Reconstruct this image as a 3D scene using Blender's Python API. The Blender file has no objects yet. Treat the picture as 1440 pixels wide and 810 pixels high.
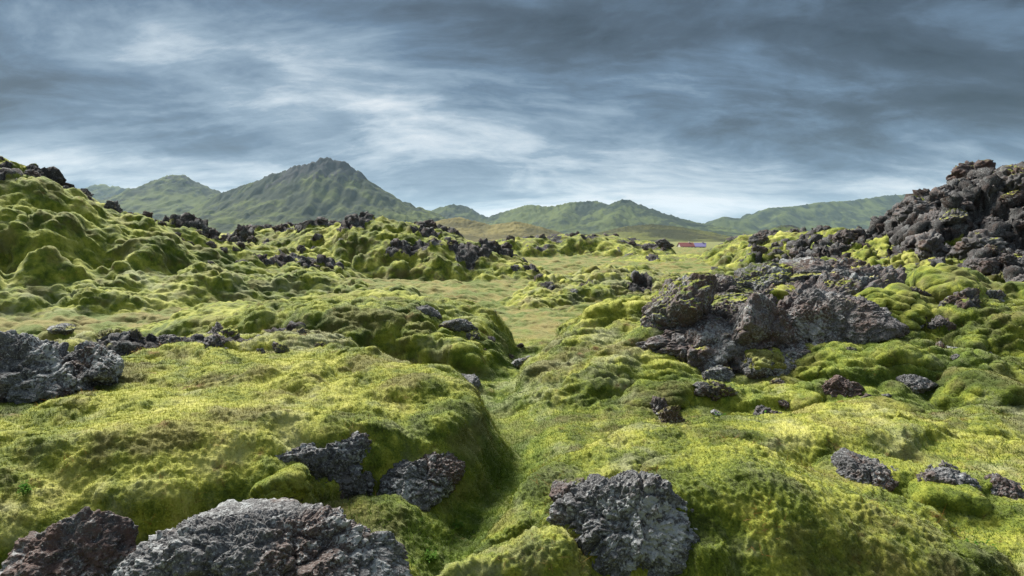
import bpy, bmesh, math, random
import numpy as np
from mathutils import Vector, Euler

sc = bpy.context.scene
col = sc.collection
rng = np.random.default_rng(7)
random.seed(7)

# ------------------------------------------------------------------ camera
F = 960.0; CX = 720.0; CY = 405.0; HOR = 330.0
ZC = 2.2
PITCH = math.atan((CY - HOR) / F)

def at(px, py, d):
    """the point at depth d (metres along +Y) seen at a photo position"""
    u = (px - CX) / F; v = (CY - py) / F
    cp, sp = math.cos(PITCH), math.sin(PITCH)
    dy = cp + v * sp; dz = -sp + v * cp
    s = d / dy
    return np.array((u * s, d, ZC + dz * s))

cam_d = bpy.data.cameras.new('camera'); cam = bpy.data.objects.new('camera', cam_d); col.objects.link(cam)
cam_d.sensor_width = 36; cam_d.lens = 24; cam_d.clip_start = 0.05; cam_d.clip_end = 60000
cam.location = (0, 0, ZC); cam.rotation_euler = (math.pi / 2 - PITCH, 0, 0)
sc.camera = cam

# ------------------------------------------------------------------ noise
def _h(ix, iy, iz, seed):
    h = (ix.astype(np.uint32) * np.uint32(374761393) + iy.astype(np.uint32) * np.uint32(668265263)
         + iz.astype(np.uint32) * np.uint32(2147483647) + np.uint32((seed * 974711 + 12345) & 0xffffffff))
    h = (h ^ (h >> np.uint32(13))) * np.uint32(1274126177)
    h = (h ^ (h >> np.uint32(16))) * np.uint32(2246822519)
    return h ^ (h >> np.uint32(15))

_A = np.linspace(0, 2 * np.pi, 256, endpoint=False)
_GX = np.cos(_A).astype(np.float32); _GY = np.sin(_A).astype(np.float32)
_g3 = np.random.default_rng(3).normal(size=(256, 3)); _g3 /= np.linalg.norm(_g3, axis=1)[:, None]
_g3 = _g3.astype(np.float32)

def perlin2(x, y, seed=0):
    xf = np.floor(x); yf = np.floor(y)
    ix = xf.astype(np.int64); iy = yf.astype(np.int64)
    fx = (x - xf).astype(np.float32); fy = (y - yf).astype(np.float32)
    u = fx * fx * fx * (fx * (fx * 6 - 15) + 10); v = fy * fy * fy * (fy * (fy * 6 - 15) + 10)
    z = np.zeros_like(ix)
    def g(dx, dy):
        k = (_h(ix + dx, iy + dy, z, seed) & np.uint32(255)).astype(np.intp)
        return _GX[k] * (fx - dx) + _GY[k] * (fy - dy)
    a = g(0, 0); a += u * (g(1, 0) - a)
    b = g(0, 1); b += u * (g(1, 1) - b)
    return (a + v * (b - a)) * 1.5

def perlin3(p, seed=0):
    pf = np.floor(p); ip = pf.astype(np.int64); f = (p - pf).astype(np.float32)
    w = f * f * f * (f * (f * 6 - 15) + 10)
    def g(dx, dy, dz):
        k = (_h(ip[:, 0] + dx, ip[:, 1] + dy, ip[:, 2] + dz, seed) & np.uint32(255)).astype(np.intp)
        G = _g3[k]
        return G[:, 0] * (f[:, 0] - dx) + G[:, 1] * (f[:, 1] - dy) + G[:, 2] * (f[:, 2] - dz)
    def lx(dy, dz):
        a = g(0, dy, dz); return a + w[:, 0] * (g(1, dy, dz) - a)
    def ly(dz):
        a = lx(0, dz); return a + w[:, 1] * (lx(1, dz) - a)
    a = ly(0)
    return (a + w[:, 2] * (ly(1) - a)) * 1.5

def fbm2(x, y, o=4, seed=0, gain=0.5):
    s = 0; a = 1
    for i in range(o):
        s = s + a * perlin2(x * 2 ** i + 17.3 * i, y * 2 ** i - 9.1 * i, seed + i); a *= gain
    return s

def fbm3(p, o=4, seed=0, gain=0.5):
    s = 0; a = 1
    for i in range(o):
        s = s + a * perlin3(p * 2 ** i + 7.7 * i, seed + i); a *= gain
    return s

def worley2(x, y, seed=0, ident=False):
    xf = np.floor(x); yf = np.floor(y); ix = xf.astype(np.int64); iy = yf.astype(np.int64)
    z = np.zeros_like(ix)
    f1 = np.full(x.shape, 9.0, np.float32); f2 = f1.copy(); cid = np.zeros(x.shape, np.float32)
    for dx in (-1, 0, 1):
        for dy in (-1, 0, 1):
            h = _h(ix + dx, iy + dy, z, seed)
            ox = (h & np.uint32(1023)).astype(np.float32) / 1023; oy = ((h >> np.uint32(10)) & np.uint32(1023)).astype(np.float32) / 1023
            d = (np.hypot(xf + dx + 0.1 + 0.8 * ox - x, yf + dy + 0.1 + 0.8 * oy - y)).astype(np.float32)
            f2 = np.minimum(f2, np.maximum(f1, d))
            if ident: cid = np.where(d < f1, ((h >> np.uint32(20)) & np.uint32(1023)).astype(np.float32) / 1023, cid)
            f1 = np.minimum(f1, d)
    return (f1, f2, cid) if ident else (f1, f2)

def worley3(p, seed=0):
    pf = np.floor(p); ip = pf.astype(np.int64)
    f1 = np.full(len(p), 9., np.float32); f2 = f1.copy(); cid = np.zeros(len(p), np.float32)
    for dx in (-1, 0, 1):
        for dy in (-1, 0, 1):
            for dz in (-1, 0, 1):
                h = _h(ip[:, 0] + dx, ip[:, 1] + dy, ip[:, 2] + dz, seed)
                o = [((h >> np.uint32(k)) & np.uint32(255)).astype(np.float32) / 255 for k in (0, 8, 16)]
                d = np.sqrt((pf[:, 0] + dx + o[0] - p[:, 0]) ** 2 + (pf[:, 1] + dy + o[1] - p[:, 1]) ** 2 + (pf[:, 2] + dz + o[2] - p[:, 2]) ** 2).astype(np.float32)
                f2 = np.minimum(f2, np.maximum(f1, d)); g = d < f1
                cid = np.where(g, ((h >> np.uint32(4)) & np.uint32(1023)).astype(np.float32) / 1023, cid); f1 = np.minimum(f1, d)
    return f1, f2, cid

def sstep(a, b, x):
    t = np.clip((x - a) / (b - a), 0, 1); return t * t * (3 - 2 * t)

# ------------------------------------------------------------------ terrain
# each ridge: crest points (photo x, photo y, depth, half width), front/back factors, plateau share,
# lumps (0.35 m, 1 m, 3 m), rock share, hoary moss share
R = []
def ridge(pts, ff=1., fb=1., a=.2, lump=(.03, .06, .0), rock=0., dry=0., lush=0.):
    P = [tuple(at(*p[:3])) + (p[3],) for p in pts]
    R.append(dict(P=np.array(P), ff=ff, fb=fb, a=a, lump=lump, rock=rock, dry=dry, lush=lush))

# left foreground bank
ridge([(-500, 620, 5.2, 2.4), (-150, 602, 5.5, 2.0), (60, 585, 6.0, 1.9), (200, 552, 6.6, 2.2), (330, 535, 7.0, 2.4), (420, 528, 7.3, 2.1), (490, 545, 7.1, 1.7), (560, 580, 6.7, 1.0)],
      1.0, 1.0, .52, (.035, .12, .0), 0, .12)
ridge([(120, 492, 9.5, 1.3), (300, 482, 10, 1.4), (390, 486, 10, 1.2), (450, 510, 9.3, 1.0), (510, 548, 8.3, .8), (580, 592, 7.2, .65), (640, 645, 6.3, .4)],
      1.1, 1.0, .25, (.05, .16, .0), .22, .32)
# mossy hump beyond it
ridge([(180, 472, 13.5, 1.3), (330, 438, 14, 1.9), (430, 430, 13.5, 2.0), (520, 426, 13, 2.1), (590, 436, 12.5, 2.0), (640, 462, 12.0, 1.2), (675, 500, 11.2, .6)],
      .8, 1.2, .42, (.04, .12, .0), .0, .1, .3)
# right foreground mound, crest and front lobe
ridge([(645, 780, 3.95, .28), (700, 728, 4.4, .40), (770, 680, 4.9, .52), (850, 642, 5.4, .68), (930, 618, 5.9, .85), (1010, 604, 6.2, .9), (1080, 602, 6.3, .9), (1160, 592, 6.5, .95), (1260, 589, 6.8, 1.1), (1440, 602, 7.0, 1.2), (1700, 610, 7.0, 1.4)],
      1.0, .7, .3, (.03, .10, .0), 0, .15)
ridge([(830, 725, 4.15, .42), (890, 685, 4.35, .5), (950, 650, 4.45, .64), (1010, 633, 4.52, .76), (1080, 640, 4.56, .84), (1190, 682, 4.48, .8), (1280, 728, 4.25, .66), (1360, 775, 4.05, .45)],
      1.4, .55, .30, (.025, .07, .0), 0, .08)
ridge([(640, 800, 3.7, .22), (720, 785, 3.75, .33), (800, 770, 3.7, .38)], 1., 1., .2, (.03, .05, 0), 0, .15)
ridge([(1320, 692, 5.0, .35), (1440, 712, 4.9, .45), (1600, 720, 4.8, .6)], 1., 1., .2, (.03, .06, 0), 0, .1)
# mid right slope under the outcrop
ridge([(725, 555, 9.2, .8), (780, 520, 9.8, 1.2), (850, 487, 10.5, 1.6), (910, 465, 11.2, 1.8)], 1.3, 1., .15, (.05, .13, .0), 0, .3)
ridge([(880, 560, 8.7, .9), (960, 540, 9.0, 1.1), (1060, 548, 8.7, 1.0), (1160, 552, 8.5, .9), (1290, 555, 8.5, 1.0), (1440, 560, 8.6, 1.2), (1600, 560, 8.6, 1.2)], .75, 1.2, .2, (.05, .14, 0), .0, 0, .5)
ridge([(900, 440, 12, 1.6), (1000, 415, 12.2, 1.9), (1130, 400, 12.2, 2.3), (1260, 412, 11.8, 2.3), (1340, 430, 11, 2.2), (1460, 450, 10.6, 2.2), (1700, 450, 10.6, 2.4)], 1.15, 1.1, .3, (.06, .22, .1), .15, .05, .1)
ridge([(1180, 500, 9.2, 1.0), (1300, 500, 9.2, 1.3), (1440, 510, 9.0, 1.3), (1640, 510, 9.0, 1.3)], 1, 1.2, .2, (.05, .2, 0), .08, 0, .5)
# small centre mound
ridge([(770, 418, 21.5, 1.4), (830, 395, 23, 2.0), (890, 384, 24, 2.4), (940, 400, 23, 2.), (975, 425, 21, 1.2)], 1.2, 1.3, .15, (.05, .22, .12), .22, .25)
ridge([(960, 398, 26, 2.0), (1060, 386, 27, 2.6), (1120, 378, 26, 2.4)], 1.2, 1.3, .15, (.05, .2, .1), .1, .15)
# left hill
ridge([(-420, 190, 24, 9), (-150, 205, 24, 8.5), (0, 243, 24.5, 7.5), (60, 260, 25, 7), (105, 290, 25.5, 6), (150, 313, 26, 5), (205, 324, 26.5, 5), (270, 334, 27, 4.5), (330, 356, 27, 4), (420, 388, 26, 2.5)],
      1.25, 1.0, .05, (.05, .13, .05), .27, .0, .3)
# moss lapping over the front rocks
ridge([(925, 664, 4.2, .26), (972, 694, 3.95, .27), (992, 755, 3.75, .27)], .9, 1., .3, (.02, .05, 0), 0, .1)
ridge([(385, 606, 5.75, .34), (470, 598, 5.85, .34), (545, 604, 5.95, .34), (640, 634, 6.05, .3)], .75, 1.2, .35, (.03, .06, 0), 0, .1)
ridge([(-200, 222, 24.2, 1.8), (0, 236, 24.5, 1.7), (60, 254, 25, 1.6), (105, 284, 25.5, 1.6), (150, 308, 26, 1.5), (205, 320, 26.5, 1.5), (270, 330, 27, 1.4), (320, 348, 27, 1.2)], 1.3, 1., .2, (.05, .2, .2), .62)
ridge([(-200, 395, 17.5, 3), (0, 398, 18.5, 3), (160, 400, 19.5, 2.8), (300, 392, 21, 2.5), (430, 402, 22, 2), (540, 415, 21, 1.6)], 1., 1., .15, (.05, .2, .1), .05, .25, .3)
# mid mound with dark rocks, and its neighbours
ridge([(330, 336, 48, 5), (400, 326, 44, 5), (470, 324, 40, 4.6), (540, 315, 38.5, 4.8), (600, 326, 38, 4.8), (645, 345, 37, 4), (710, 372, 35, 2.5)], 1.1, 1.2, .08, (.05, .2, .18), .42, .0, .1)
ridge([(280, 345, 34, 3), (360, 352, 34, 3.5), (430, 368, 33, 3)], 1.1, 1.2, .1, (.05, .25, .2), .2, .0)
ridge([(300, 333, 62, 7), (420, 325, 70, 8), (480, 330, 66, 6)], 1.1, 1.2, .1, (.05, .2, .3), .3, .1)
ridge([(690, 347, 70, 5), (730, 339, 71, 6), (790, 335, 72, 6.5), (850, 335, 71, 6.5), (880, 343, 69, 5), (905, 354, 67, 3.5)], .9, 1.2, .25, (.05, .18, .35), .34, .0, .1)
ridge([(905, 362, 52, 3), (950, 361, 54, 3), (1000, 359, 54, 3)], 1., 1., .2, (.05, .12, .0), .2, .0, .1)
# right lava hill and its low shoulder
ridge([(1320, 318, 31, 3.6), (1370, 296, 29.5, 4.6), (1420, 270, 28, 5.6), (1460, 258, 27.5, 6.5), (1560, 236, 27, 8), (1900, 210, 26, 9)], 1.2, 1.0, .08, (.06, .45, .5), .85, .0)
ridge([(1052, 343, 50, 3.0), (1078, 337, 49, 4.2), (1120, 334, 45, 5.5), (1200, 330, 41, 5.5), (1280, 328, 37, 5), (1340, 335, 33, 5)], 1.2, 1.2, .1, (.05, .24, .25), .42, .05, .1)
ridge([(1130, 368, 27, 3), (1220, 352, 28, 4), (1330, 365, 24, 4), (1440, 380, 21, 4)], 1.2, 1.2, .1, (.05, .35, .3), .45, .05, .2)
ridge([(1290, 392, 16.5, 2.2), (1400, 410, 15, 2), (1560, 412, 14.5, 2.2)], 1.1, 1.2, .15, (.05, .25, .1), .1, .05, .3)

# ------------------------------------------------------------------ table of single rocks; the ground rises round each of them
ROCKS = []
def rk_(*a, **k):
    collar = k.pop('collar', .16); back = k.pop('back', .12)
    ROCKS.append((a, k))
    if collar is None: return
    px, py, d, w, h, dp = a[:6]
    wm = w / F * d
    ridge([(px - w * .22, py + h * collar, d + dp * back, wm * .66), (px + w * .22, py + h * collar, d + dp * back, wm * .66)], 1., 1., .35, (.03, .05, 0), 0., .2, .2)

# nearest rocks
rk_(372, 792, 3.75, 430, 190, 1.15, 'big flat-topped grey boulder with pale lichen flecks at the lower left edge', (math.radians(4), math.radians(-7), .12), 8, moss=.12, bleach=0.28, facets=14, rough=.10, pits=.03, freq=1.6)
rk_(105, 790, 4.0, 200, 140, .75, 'reddish brown rough boulder left of the big grey boulder', (0, .1, .4), 7, red=.85, moss=.12, facets=18, rough=.14)
rk_(468, 660, 5.72, 185, 135, .9, 'dark grey blocky rock face under the overhanging moss of the left bank', (.0, .05, .25), 7, moss=0., rough=.12, bleach=0.14, freq=1.5, collar=-.38, back=.42)
rk_(592, 672, 5.86, 120, 90, .7, 'dark rock face right of the blocky one under the left bank', (0, 0, -.2), 7, moss=0., rough=.14, bleach=0.08, freq=1.5, collar=-.42, back=.4)
rk_(215, 738, 5.1, 105, 85, .5, 'small dark shaded rock below the left bank above the big grey boulder', (0, 0, .3), 7, moss=.0, collar=-.3, back=.4)
rk_(362, 704, 5.15, 80, 70, .4, 'small dark rock tucked behind the big grey boulder', (0, 0, .8), 6, moss=.1)
rk_(405, 688, 5.1, 60, 48, .4, 'small olive moss-covered rock beside the blocky rock face', (0, 0, .8), 6, moss=1., cap=1.0, thick=.05)
rk_(40, 540, 6.7, 250, 150, 1.3, 'jagged black rock with lichen at the left edge above the moss bank', (.1, .12, .2), 8, moss=.1, facets=16, rough=.22, bleach=0.08)
rk_(130, 520, 6.9, 75, 95, .6, 'black rock leaning on the right side of the jagged left edge rock', (.1, .3, .9), 7, moss=.2, rough=.2)
rk_(882, 752, 4.08, 215, 195, .85, 'black and white lichen-spotted boulder set into the right foreground mound', (math.radians(-12), math.radians(-22), -.15), 8, moss=.1, bleach=0.17, rough=.14, freq=1.3, collar=-.2, back=.45)
rk_(800, 700, 4.5, 60, 40, .3, 'small reddish rock between moss left of the black and white boulder', (0, 0, .2), 6, red=.7, moss=.3)
rk_(1228, 655, 5.3, 120, 48, .5, 'long dark grey rock lying in the hollow of the right mound', (0, .12, .1), 7, moss=.15, rough=.2, dz=-.10, collar=-.05, back=.3)
rk_(1322, 668, 5.2, 90, 42, .4, 'blue grey lichen rock right of the long hollow rock', (0, .1, -.1), 7, bleach=0.33, moss=.1, dz=-.10, collar=-.05, back=.3)
rk_(1415, 682, 5.1, 85, 50, .45, 'purplish brown rock at the right edge beside the hollow', (0, .2, 0), 7, red=.8, moss=.05, dz=-.10, collar=-.05, back=.3)

# big outcrop on the right: tilted blocks, from left to right
OG = 'blocks of the big lava outcrop'
rk_(1092, 470, 10.65, 400, 132, 1.9, 'wide brown core of the big outcrop behind its front blocks', (0, -.16, .05), 8, red=.6, moss=.3, group=OG, snap=.8, rough=.13, crack=.12, freq=1.5, collar=.3)
rk_(955, 445, 10.6, 130, 80, 1.3, 'brown block with moss flecks at the left end of the big outcrop', (0, -.35, .2), 7, red=.65, moss=.42, group=OG, snap=.8, rough=.15)
rk_(985, 495, 9.9, 120, 90, 1.2, 'rounded grey lichen block at the lower left of the big outcrop', (.1, -.5, .1), 7, red=.3, bleach=0.13, moss=.26, group=OG, snap=.8)
rk_(1060, 478, 9.9, 140, 105, 1.2, 'brown block with pale lichen in the centre of the big outcrop', (.1, -.55, .0), 7, red=.5, bleach=0.08, moss=.26, group=OG, snap=.8)
rk_(1150, 462, 10.0, 190, 112, 1.5, 'broad grey lichen-crusted block at the heart of the big outcrop', (.15, -.4, .1), 8, bleach=0.20, red=.3, moss=.24, group=OG, snap=.8, rough=.13)
rk_(1130, 508, 9.6, 170, 70, .9, 'dark shaded block under the broad lichen block of the big outcrop', (0, -.1, 0), 7, red=.35, moss=.26, group=OG, snap=.8)
rk_(1080, 398, 11.6, 170, 50, 1.6, 'long grey top block of the big outcrop with mossy edges', (0, -.2, .1), 7, moss=.42, bleach=0.07, group=OG, snap=.8, rough=.2)
rk_(1185, 400, 11.3, 160, 60, 1.6, 'dark jagged crest block at the top of the big outcrop', (0, .15, -.1), 7, moss=.25, group=OG, snap=.8, rough=.22)
rk_(1010, 415, 11.4, 130, 50, 1.3, 'low brown crest block at the upper left of the big outcrop', (0, -.2, .1), 7, red=.5, moss=.4, group=OG, snap=.8)
rk_(1245, 450, 10.2, 110, 100, 1.2, 'dark block with a moss cap at the right end of the big outcrop', (.1, .5, -.2), 7, moss=.4, cap=.95, thick=.09, group=OG, snap=.8)
rk_(1085, 520, 9.2, 80, 48, .6, 'round pale lichen rock with a green moss tuft at the foot of the outcrop', (0, 0, .3), 7, bleach=0.30, moss=.25, cap=.6, thick=.05, group=OG, snap=.8)
rk_(1010, 530, 9.2, 60, 40, .5, 'small grey rock at the lower left foot of the outcrop', (0, 0, .7), 6, bleach=0.17, moss=.3, group=OG, snap=.8)
rk_(1180, 555, 8.5, 85, 60, .6, 'dark brown rock half buried in moss below the outcrop', (0, 0, .2), 7, red=.5, moss=.2)
rk_(1290, 545, 8.4, 50, 30, .4, 'small grey lichen rock among moss pillows below the outcrop', (0, 0, .2), 6, bleach=0.23, moss=.3)
rk_(1365, 505, 9.1, 110, 40, .7, 'flat blue grey rock between moss pillows at right', (0, .2, .1), 6, bleach=0.10, moss=.25)
rk_(1390, 470, 10.0, 90, 60, .8, 'dark grey mossy rock above the flat blue grey one', (0, .4, .1), 6, bleach=0.07, moss=.45)
rk_(900, 465, 11.4, 40, 26, .4, 'small rounded grey stone left of the big outcrop', (0, 0, 0), 6, bleach=0.13, moss=.2)
# moss pillows on buried stones
PG = 'round moss pillows around the big outcrop'
for (px, py, d, w, h, lab) in (
    (1340, 415, 10.9, 130, 75, 'large bright round moss pillow right of the outcrop crest'),
    (1290, 405, 11.6, 100, 50, 'yellow moss pillow behind the large bright one'),
    (1265, 515, 9.0, 130, 75, 'broad moss pillow at the right foot of the outcrop'),
    (1365, 485, 9.4, 75, 45, 'small round moss pillow right of the broad one'),
    (1420, 515, 9.0, 90, 50, 'moss pillow cut by the right edge of the frame'),
    (1105, 565, 8.4, 90, 45, 'low moss pillow in front of the outcrop foot'),
    (1210, 590, 7.7, 130, 45, 'wide low moss pillow behind the right mound crest'),
    (1370, 555, 8.2, 170, 60, 'long smooth moss pillow along the right edge'),
    (940, 555, 8.6, 100, 50, 'mossy hump left of the outcrop foot'),
    (1330, 700, 5.0, 120, 45, 'round moss pillow in front of the blue grey lichen rock')):
    rk_(px, py + 4, d, w, h, w / F * d * .8, lab, (0, 0, px * .01), 7, name='mossy_boulder', cat='mossy boulder', moss=1., cap=1.7, thick=.05, group=PG, rough=.12, pits=.02)
# rocks on the humps and flats in the middle
for (px, py, d, w, h, lab, bl) in (
    (645, 460, 12.0, 55, 28, 'dark shaded stone on the right shoulder of the middle moss hump', 0.),
    (735, 495, 11.8, 45, 18, 'flat grey stone in the valley right of the moss hump', .4),
    (455, 537, 9.3, 70, 22, 'flat blue grey stone on top of the left bank', .6),
    (640, 537, 9.9, 55, 20, 'flat grey stone at the head of the green channel', .5),
    (800, 415, 21.5, 26, 16, 'grey stone on the left of the small centre mound', .5),
    (852, 410, 22, 30, 16, 'dark grey stone on the face of the small centre mound', .3),
    (545, 434, 12.6, 60, 22, 'grey stone cap on the crest of the middle moss hump', .5),
    (600, 443, 12.2, 50, 20, 'rounded grey stone right of the crest of the middle moss hump', .5),
    (275, 535, 7.6, 80, 24, 'grey hoary stone behind the left bank crest', .3),
    (225, 490, 9.6, 80, 26, 'mossy grey stone in the brown patch above the left bank', .3),
    (300, 508, 9.0, 120, 30, 'long low mossy stone in the rubble above the left bank', .2),
    (85, 465, 13, 40, 16, 'small dark stone on the brown flat at left', .0),
):
    rk_(px, py, d, w, h, w / F * d * .9, lab, (0, .1, px * .02), 6, moss=.3, bleach=bl, name='stone', cat='stone')

def base_z(x, y):
    r = np.hypot(x, y)
    z = -7.0 * sstep(60, 480, r) - 4 * sstep(480, 1500, r)
    z = z + 0.25 * fbm2(x / 14, y / 14, 3, 40) * sstep(10, 25, r)
    z = z + 1.2 * fbm2(x / 120, y / 120, 2, 44) * sstep(60, 200, r)
    z = z + .28 * sstep(2.0, 4.5, x) * (1 - sstep(7, 9, r))
    return z

GULLY = [at(*p) for p in ((585, 800, 4.0), (618, 745, 4.6), (655, 690, 5.4), (712, 645, 6.3), (722, 605, 7.4), (695, 560, 8.9), (705, 525, 10.6), (745, 490, 12.6))]

def billow(x, y, seed):
    n = perlin2(x, y, seed); return np.sqrt(n * n + .0035)

def terrain(x, y, micro=None):
    """height and surface masks at world x, y (flat arrays)"""
    x = np.asarray(x, np.float64); y = np.asarray(y, np.float64)
    b = base_z(x, y)
    n = x.size
    hs = np.zeros(n); d0 = np.hypot(x, y); L1 = np.full(n, .03); L2 = .07 + .07 * sstep(9, 22, d0) * sstep(120, 60, d0); L3 = .18 * sstep(14, 30, d0)
    rock = np.full(n, .0); dry = np.full(n, .12); lush = np.zeros(n); up = np.zeros(n)
    wxr = .42 * fbm2(x / 1.5, y / 1.5, 3, 71); wyr = .42 * fbm2(x / 1.5 + 40, y / 1.5, 3, 75)
    for r in R:
        P = r['P']; wm = P[:, 3].max() * max(r['ff'], r['fb']) * 1.25 + .6
        m = np.nonzero((x > P[:, 0].min() - wm) & (x < P[:, 0].max() + wm) & (y > P[:, 1].min() - wm) & (y < P[:, 1].max() + wm))[0]
        if m.size == 0: continue
        sc_ = np.clip(P[:, 3].mean() * .35, .3, 2.2)
        X = x[m] + wxr[m] * sc_; Y = y[m] + wyr[m] * sc_
        sw = np.full(m.size, 1e-30); st = np.zeros(m.size)
        for k in range(len(P) - 1):
            A = P[k]; B = P[k + 1]; dx, dy = B[0] - A[0], B[1] - A[1]
            t = np.clip(((X - A[0]) * dx + (Y - A[1]) * dy) / (dx * dx + dy * dy), 0, 1)
            ox = X - A[0] - t * dx; oy = Y - A[1] - t * dy
            w = A[3] + t * (B[3] - A[3]); dist = np.hypot(ox, oy)
            rr = np.hypot(X, Y) + 1e-6
            c = -(ox * X + oy * Y) / (rr * (dist + 1e-6))
            ww = w * (r['fb'] + (r['ff'] - r['fb']) * (.5 + .5 * c))
            q = dist / ww
            e_ = np.exp(-np.minimum(q, 8) * 9.); sw += e_; st += e_ * (A[2] + t * (B[2] - A[2]))
        bd = np.maximum(-np.log(sw) / 9., 0) ; bt = st / sw
        q = np.clip((bd - r['a']) / (1 - r['a']), 0, 1)
        pr = .55 * (1 - sstep(0, 1, q)) + .45 * (1 - q * q) * (1 - sstep(.6, 1, q))
        h = np.maximum(bt - b[m], 0.02) * pr
        k = min(.09 + .03 * r['P'][:, 1].mean() / 10, .2)
        o = hs[m]
        e = np.clip(.5 + .5 * (h - o) / k, 0, 1)
        hs[m] = o + (h - o) * e + k * e * (1 - e) * np.minimum(1, pr * 3)
        wgt = e * np.clip(pr * 2.2, 0, 1)
        for arr, v in ((L1, r['lump'][0]), (L2, r['lump'][1]), (L3, r['lump'][2]), (rock, r['rock']), (dry, r['dry']), (lush, r['lush'])):
            arr[m] += (v - arr[m]) * wgt
        up[m] += (pr - up[m]) * e
    gm = np.nonzero((y > 3.2) & (y < 13) & (x > -3) & (x < 2))[0]
    gq = np.full(gm.size, 9.)
    for k in range(len(GULLY) - 1):
        A, B = GULLY[k], GULLY[k + 1]; dx, dy = B[0] - A[0], B[1] - A[1]
        X = x[gm] + .3 * wxr[gm]; Y = y[gm] + .3 * wyr[gm]
        t = np.clip(((X - A[0]) * dx + (Y - A[1]) * dy) / (dx * dx + dy * dy), 0, 1)
        gq = np.minimum(gq, np.hypot(X - A[0] - t * dx, Y - A[1] - t * dy) / (.25 + .015 * Y))
    gf = np.exp(-gq * gq); gw = np.exp(-gq * gq * .45)
    hs[gm] = hs[gm] * (1 - .85 * gf) - (.16 + .16 * sstep(8, 5.5, y[gm])) * gf; up[gm] *= 1 - gf; lush[gm] = np.maximum(lush[gm], .75 * gw); L2[gm] *= 1 - .25 * gf
    d = np.hypot(x, y)
    wx = x + .22 * perlin2(x / .7, y / .7, 11) ; wy = y + .22 * perlin2(x / .7 + 9, y / .7, 12)
    far = sstep(45, 110, d)
    L2 = L2 * (1 - far) + .25 * far * sstep(300, 100, d)
    z = b + hs
    def pil(sx, sy, sd):
        f1, f2 = worley2(wx / sx + .3 * sd, wy / sy, sd)
        return np.sqrt(np.clip(1 - f1 * f1 * 1.15, .03, 1)) * (.55 + .45 * sstep(0, .3, f2 - f1))
    z = z + L3 * (billow(wx / 3.4, wy / 3.0, 21) * .9 + .55 * pil(1.9, 1.5, 81) - .6)
    env = .55 + .9 * np.clip(perlin2(x / 2.3, y / 2.3, 83) + .35, 0, 1)
    m2 = .28 + billow(wx / 2.0, wy / 1.1, 22) * .95 + .26 * pil(1.2, .62, 82) + .10 * pil(.5, .33, 84)
    z = z + L2 * env * (m2 * 1.9 - 1.0)
    z = z + .4 * L1 * ((billow(wx / .33, wy / .30, 24) + .5 * billow(wx / .17, wy / .16, 25)) * 1.7 - .6)
    f1, f2 = worley2(wx / .9 + 5, wy / .8, 31)
    dome = np.sqrt(np.clip(1 - f1 * f1 * 1.3, .02, 1))
    # rock share -> mask with its own outline
    rn = fbm2(x / 2.6, y / 2.6, 4, 51, .55)
    rockm = sstep(-.06, .10, rn * .55 + (rock - .5) * 1.15)
    z = z + rockm * np.minimum(rock * 2, 1) * (dome * .26 - .12 + .22 * np.abs(perlin2(x / .4, y / .4, 33))) * np.clip(d / 26, .25, 1.1)
    crease = m2
    return z, rockm, dry, lush, up, (L1, L2, L3)

def link(o, parent=None):
    col.objects.link(o)
    if parent is not None: o.parent = parent
    return o

def mesh_from(name, co, faces_flat, nper, smooth=True):
    me = bpy.data.meshes.new(name)
    nf = len(faces_flat) // nper
    me.vertices.add(len(co)); me.vertices.foreach_set('co', np.ascontiguousarray(co, np.float32).ravel())
    me.loops.add(len(faces_flat)); me.loops.foreach_set('vertex_index', np.ascontiguousarray(faces_flat, np.int32))
    me.polygons.add(nf)
    me.polygons.foreach_set('loop_start', np.arange(0, nf * nper, nper, dtype=np.int32))
    me.polygons.foreach_set('loop_total', np.full(nf, nper, np.int32))
    me.polygons.foreach_set('use_smooth', np.full(nf, smooth))
    me.update(calc_edges=True)
    return me

def fattr(me, name, v):
    a = me.attributes.new(name, 'FLOAT', 'POINT'); a.data.foreach_set('value', np.ascontiguousarray(v, np.float32))

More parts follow.
